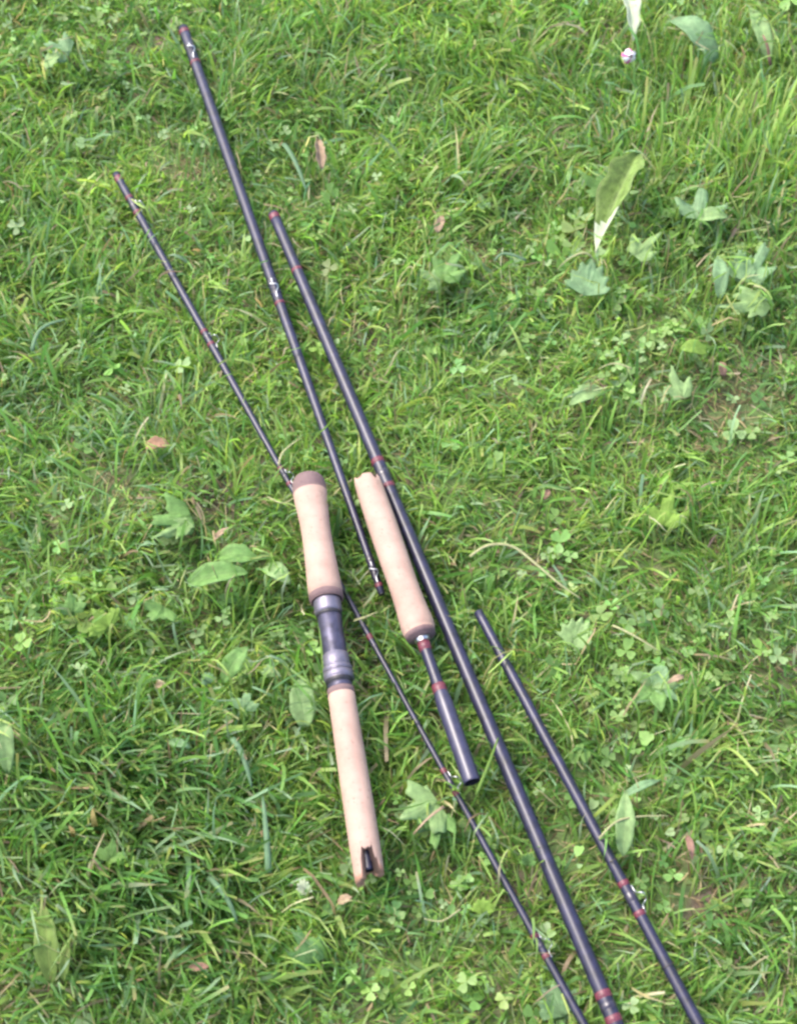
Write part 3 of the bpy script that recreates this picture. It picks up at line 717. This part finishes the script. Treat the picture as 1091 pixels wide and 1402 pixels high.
def blades(name, X, Y, L, W, PHI, A0, A1, COLS, r_, mat, z0=None, press=True, K=6, tipdry=.25, twist=.9):
    N = len(X)
    if z0 is None: z0 = gz(X, Y) - .004
    t_ = np.linspace(0, 1, K)
    al = A0[:, None] + (A1 - A0)[:, None] * t_[None, :] ** 1.2
    ds = (L / (K - 1))[:, None]
    am = .5 * (al[:, 1:] + al[:, :-1])
    bendphi = (r_.normal(0, .5, N))[:, None] * t_[None, :]
    ph = PHI[:, None] + bendphi; phm = .5 * (ph[:, 1:] + ph[:, :-1])
    P = np.zeros((N, K, 3))
    P[:, 0, 0] = X; P[:, 0, 1] = Y; P[:, 0, 2] = z0
    P[:, 1:, 0] = X[:, None] + np.cumsum(np.sin(am) * np.cos(phm) * ds, 1)
    P[:, 1:, 1] = Y[:, None] + np.cumsum(np.sin(am) * np.sin(phm) * ds, 1)
    P[:, 1:, 2] = z0[:, None] + np.cumsum(np.cos(am) * ds, 1)
    P[:, 1:, 2] = np.maximum(P[:, 1:, 2], z0[:, None] + .004 + .004 * r_.random((N, 1)))
    if press: apply_press(P, r_.random(N))
    prof = np.minimum(1, .6 + 1.3 * t_) * (1 - np.clip((t_ - .3) / .7, 0, 1) ** 2.0); prof[-1] = .04
    T = np.gradient(P, axis=1); T /= np.linalg.norm(T, axis=2, keepdims=True) + 1e-9
    side = np.stack([-np.sin(ph), np.cos(ph), np.zeros_like(ph)], -1)
    up = np.cross(T, side)
    roll = (r_.normal(0, twist, N))[:, None] + (r_.normal(0, .5, N))[:, None] * t_
    wv = side * np.cos(roll)[..., None] + up * np.sin(roll)[..., None]
    cut = (r_.random(N) < .45)[:, None]; prof2 = np.minimum(1, .6 + 1.3 * t_) * (1 - .35 * t_)
    hw = .5 * W[:, None] * np.where(cut, prof2[None, :], prof[None, :])
    Lf = P + wv * hw[..., None]; Rt = P - wv * hw[..., None]
    V = np.stack([Lf, Rt], 2).reshape(-1, 3)
    b = (np.arange(N) * K * 2)[:, None] + (np.arange(K - 1) * 2)[None, :]
    F = np.stack([b, b + 1, b + 3, b + 2], -1).reshape(-1, 4)
    C = np.repeat(COLS[:, None, :], K, 1)
    pale = np.array([.21, .24, .09]); k = (1 - t_) ** 2 * .45
    C = C * (1 - k[None, :, None]) + pale * k[None, :, None]
    td = (r_.random(N) < tipdry)[:, None] * np.clip((t_ - .75) * 4, 0, 1)[None, :]
    C = C * (1 - .7 * td[..., None]) + np.array([.38, .28, .13]) * .7 * td[..., None]
    C = np.repeat(C[:, :, None, :], 2, 2).reshape(-1, 3)
    o = mesh_fast(name, V, F, C, mat)
    return o

def in_view(X, Y, m=40):
    d = np.stack([X, Y, np.full_like(X, -CAM_H)], -1)
    f = d[:, 1] * math.cos(DEP) + d[:, 2] * -math.sin(DEP)
    u = d[:, 0] / f; v = (d[:, 1] * math.sin(DEP) + d[:, 2] * math.cos(DEP)) / f
    px = 545.5 + u / TV * 701; py = 701 - v / TV * 701
    return px, py, (px > -m) & (px < 1091 + m) & (py > -m) & (py < 1402 + m)

def blob(px, py, L):
    """sum of survey blobs (x, y, rx, ry, value) in ground survey units"""
    out = np.zeros_like(px)
    for (x, y, rx, ry, v) in L: out += v * np.exp(-(((px - x) / rx) ** 2 + ((py - y) / ry) ** 2))
    return out
BARE = [(770, 1165, 60, 50, .75), (905, 1240, 70, 40, .7), (140, 665, 60, 35, .6), (525, 655, 30, 30, .9), (205, 915, 40, 30, .7), (300, 735, 45, 30, .5), (760, 690, 60, 35, .55),
        (690, 530, 50, 40, .5), (1010, 640, 60, 60, .35), (640, 300, 40, 25, .35), (470, 900, 40, 40, .3), (980, 560, 70, 40, .28), (240, 210, 60, 25, .45), (700, 720, 60, 30, .35), (500, 830, 30, 60, .3), (860, 640, 60, 40, .35)]
LONG = [(1020, 230, 120, 130, .9), (150, 1150, 200, 220, .8), (560, 80, 180, 90, .45), (1060, 700, 80, 120, .3), (960, 1040, 100, 110, .5), (560, 940, 50, 60, .6), (60, 420, 120, 120, .3), (300, 140, 60, 60, .4), (880, 200, 70, 60, .4), (650, 260, 60, 60, .4)]
CLOV = [(900, 980, 130, 150, 1.0), (950, 1110, 120, 100, 1.0), (830, 900, 100, 80, .7), (600, 1230, 110, 120, .8), (930, 480, 140, 100, .8), (640, 420, 120, 80, .5), (310, 820, 120, 70, .7), (110, 830, 110, 80, .7), (850, 330, 120, 80, .8), (460, 250, 90, 120, .35), (120, 80, 110, 90, .5), (620, 1370, 120, 60, .6), (370, 930, 80, 80, .6), (520, 1330, 150, 70, .5), (1040, 900, 60, 200, .5), (400, 330, 100, 100, .3)]

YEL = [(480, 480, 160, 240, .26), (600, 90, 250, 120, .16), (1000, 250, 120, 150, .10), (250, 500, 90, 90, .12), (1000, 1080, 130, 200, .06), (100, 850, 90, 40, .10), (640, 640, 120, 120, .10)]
BLU = [(80, 1150, 260, 330, .25), (60, 250, 110, 200, .15), (950, 520, 120, 120, .15), (200, 640, 160, 100, .12), (900, 330, 120, 80, .1), (850, 950, 120, 120, .1)]  # blue-green grass zones; left ones also put the edge shading into the colour
def pick_cols(X, Y, r_, N, survey=True):
    n1 = vnoise(X, Y, .10, 31, 2); n2 = vnoise(X, Y, .22, 57, 2); u = r_.random(N)
    if survey:
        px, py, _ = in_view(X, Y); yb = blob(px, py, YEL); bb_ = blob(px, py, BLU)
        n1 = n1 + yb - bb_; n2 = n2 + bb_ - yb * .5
    wts = np.stack([.34 + 0 * n1, .05 + .75 * np.clip(n1 - .3, 0, 1), .05 + .6 * np.clip(.6 - n1, 0, 1), .10 + .5 * np.clip(n2 - .45, 0, 1), .055 + .12 * np.clip(.55 - n2, 0, 1), .03 + 0 * n1, .05 + .5 * np.clip(n1 - .45, 0, 1)], 1)
    cw = np.cumsum(wts, 1); cw /= cw[:, -1:]
    k = (u[:, None] > cw).sum(1)
    c = PAL[k] * (.75 + .5 * r_.random((N, 1))) * (1 + r_.normal(0, .06, (N, 3)))
    return np.clip(c, .01, .8), k

def lawn(name, n, x0, x1, y0, y1, seed, survey):
    r_ = np.random.default_rng(seed)
    X = x0 + (x1 - x0) * r_.random(n); Y = y0 + (y1 - y0) * r_.random(n)
    px, py, vis = in_view(X, Y)
    dens = .45 + .75 * vnoise(X, Y, .045, 71, 2)
    lg = np.clip(vnoise(X, Y, .20, 83, 2) - .45, 0, 1) * 1.2
    if survey:
        dens = dens * (1 - np.clip(1.25 * blob(px, py, BARE) + .9 * np.clip(vnoise(X, Y, .06, 123, 2) - .62, 0, 1) * 3, 0, .95)); dens = np.where(vis, dens, dens * .6)
        lg = lg * .5 + np.clip(blob(px, py, LONG), 0, 1)
        dens *= 1 - .35 * np.clip(blob(px, py, CLOV), 0, 1)
    keep = r_.random(n) < dens
    X, Y, lg, px, py = X[keep], Y[keep], lg[keep], px[keep], py[keep]; N = len(X)
    big = r_.random(N)
    L = (.013 + .028 * r_.random(N) ** 1.3) * (1 + 1.1 * lg); L = np.where(big > .93, L * 1.35, L)
    W = (.0011 + .0015 * r_.random(N)) * (1 + .25 * lg); W = np.where(big > .90, W * 1.8, W)
    base = vnoise(X, Y, .07, 91, 2) * 4 * math.pi
    PHI = base + r_.normal(0, 1, N) * (1.25 - .6 * np.clip(lg, 0, 1))
    if survey:   # combed tufts
        k = np.clip(blob(px, py, [(150, 1150, 220, 230, 1)]), 0, 1); PHI = np.where(r_.random(N) < k * .75, R(-38) + r_.normal(0, .4, N), PHI)
        k = np.clip(blob(px, py, [(1020, 230, 120, 130, 1), (880, 200, 60, 60, .7)]), 0, 1); PHI = np.where(r_.random(N) < k * .7, R(75) + r_.normal(0, .35, N), PHI)
    A0 = np.abs(r_.normal(.45, .35, N)); A1 = A0 + np.abs(r_.normal(1.05, .45, N)) * (1 - .35 * np.clip(lg, 0, 1))
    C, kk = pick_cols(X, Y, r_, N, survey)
    dry = kk == 4
    A0 = np.where(dry, A0 + .5, A0); W = np.where(dry, W * .75, W)
    return blades(name, X, Y, L, W, PHI, A0, np.minimum(A1, 2.1), C, r_, M['grass'], press=survey)

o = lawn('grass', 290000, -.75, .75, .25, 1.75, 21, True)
tag(o, 'short green mown lawn grass around and under the rod parts', 'grass', kind='stuff')

# dead thatch between the blades
n = 60000; r_ = np.random.default_rng(77)
X = -.75 + 1.5 * r_.random(n); Y = .25 + 1.5 * r_.random(n)
px, py, vis = in_view(X, Y); kp = vis & (r_.random(n) < .24 + .8 * np.clip(blob(px, py, BARE), 0, 1) + .9 * np.clip(vnoise(X, Y, .06, 123, 2) - .55, 0, 1) * 2)
X, Y = X[kp], Y[kp]; N = len(X)
C = np.where(r_.random((N, 1)) < .55, np.array([[.34, .26, .15]]), np.array([[.17, .11, .07]])) * (.6 + .8 * r_.random((N, 1)))
o = blades('thatch', X, Y, .012 + .03 * r_.random(N), .0007 + .0013 * r_.random(N), r_.random(N) * 6.28, 1.1 + .4 * r_.random(N), 1.5 + .3 * r_.random(N), C, r_, M['thatch'], press=True, K=4, tipdry=0)
tag(o, 'dry tan dead grass lying on the soil between the blades', 'thatch', kind='stuff')

# clover and other tiny round leaves
def clover(name, n, seed, survey, x0=-.75, x1=.75, y0=.25, y1=1.75, zones=None, big=1.0):
    r_ = np.random.default_rng(seed)
    X = x0 + (x1 - x0) * r_.random(n); Y = y0 + (y1 - y0) * r_.random(n); px, py, vis = in_view(X, Y)
    pd = .05 + .55 * np.clip(vnoise(X, Y, .12, 41, 2) - .5, 0, 1)
    if survey: pd = np.where(vis, .06 + .75 * np.clip(blob(px, py, CLOV), 0, 1), pd)
    if zones: pd = .6 * np.clip(blob(px, py, zones), 0, 1) * (vnoise(X, Y, .05, 19, 1) > .35)
    kp = r_.random(n) < pd; X, Y, px, py = X[kp], Y[kp], px[kp], py[kp]; N = len(X)
    Z = gz(X, Y) + .007 + .017 * r_.random(N)
    VV = []; FF = []; CC = []
    pts = np.array([[0, 0, 0], [.35, .34, .05], [.75, .48, .10], [1.0, .30, .10], [.93, 0, .02], [1.0, -.30, .10], [.75, -.48, .10], [.35, -.34, .05], [.5, 0, -.05]])
    fc = np.array([[0, 1, 2, 8], [8, 2, 3, 4], [8, 4, 5, 6], [8, 6, 7, 0]])[:, ::-1]
    P = np.zeros((N * 3, 9, 3)); size = (.0040 + .0055 * r_.random(N) ** 1.6) * big; rot = r_.random(N) * 6.28
    tint = np.array([.185, .32, .08]) * (.7 + .6 * r_.random((N, 1))) * (1 + r_.normal(0, .07, (N, 3)))
    bl = r_.random(N) < .25; tint[bl] = np.array([.23, .35, .14]) * (.8 + .4 * r_.random((bl.sum(), 1)))
    tilt = r_.normal(0, .35, (N, 2))
    nl = np.where(r_.random(N) < .2, 1, 3)
    ci = []
    for q in range(3):
        th = rot + q * 2 * math.pi / 3 + r_.normal(0, .12, N); s = size * (.85 + .3 * r_.random(N)); drop = r_.normal(.0, .25, N)
        lx = pts[None, :, 0] * s[:, None]; ly = pts[None, :, 1] * s[:, None]; lz = pts[None, :, 2] * s[:, None] + lx * drop[:, None]
        gx_ = lx * np.cos(th)[:, None] - ly * np.sin(th)[:, None]; gy_ = lx * np.sin(th)[:, None] + ly * np.cos(th)[:, None]
        P[q * N:(q + 1) * N, :, 0] = X[:, None] + gx_; P[q * N:(q + 1) * N, :, 1] = Y[:, None] + gy_
        P[q * N:(q + 1) * N, :, 2] = Z[:, None] + lz + gx_ * tilt[:, :1] + gy_ * tilt[:, 1:]
    use = np.concatenate([np.ones(N, bool), nl == 3, nl == 3])
    T3 = np.repeat(np.concatenate([tint] * 3)[:, None, :], 9, 1)
    T3[:, 8] *= .85; T3[:, 2] *= 1.1; T3[:, 6] *= 1.1
    P = P[use]; T3 = T3[use]
    if survey and len(PR): apply_press(P, np.ones(len(P)))
    F = (np.arange(len(P)) * 9)[:, None, None] + fc[None]
    # stems
    o = mesh_fast(name, P.reshape(-1, 3), F.reshape(-1, 4), np.clip(T3.reshape(-1, 3), 0, 1), M['clover'])
    return o
o = clover('clover', 10500, 55, True)
tag(o, 'small round clover leaves spread low through the lawn', 'clover', kind='stuff')

o = clover('low_weeds', 2600, 61, True, zones=[(960, 340, 130, 110, 1), (800, 360, 90, 70, .8), (930, 530, 110, 60, .6), (610, 370, 60, 40, .7), (900, 1090, 110, 90, .6), (300, 800, 110, 50, .7), (1030, 70, 70, 60, .5), (100, 75, 80, 60, .5)], big=2.0)
tag(o, 'low broad-leaved weeds merging into the lawn, thickest in the upper right', 'weeds', kind='stuff')

# lawn beyond the frame: one tile of grass repeated
tile = lawn('grass', 15000, -.25, .25, -.25, .25, 99, False)
tile.data.name = 'grass_tile'
first = True
k = 0
for i in range(-4, 5):
    for j in range(-2, 6):
        cx, cy = i * .5, .5 + j * .5
        if -.74 < cx < .74 and .26 < cy < 1.74: continue
        q = tile if first else tile.copy()
        if not first: COL.objects.link(q)
        first = False
        q.location = (cx, cy, 0); q.rotation_euler = (0, 0, (k * 7 % 4) * math.pi / 2); k += 1
        tag(q, 'green lawn grass continuing beyond the rod parts', 'grass', 'lawn beyond the rods', 'stuff')
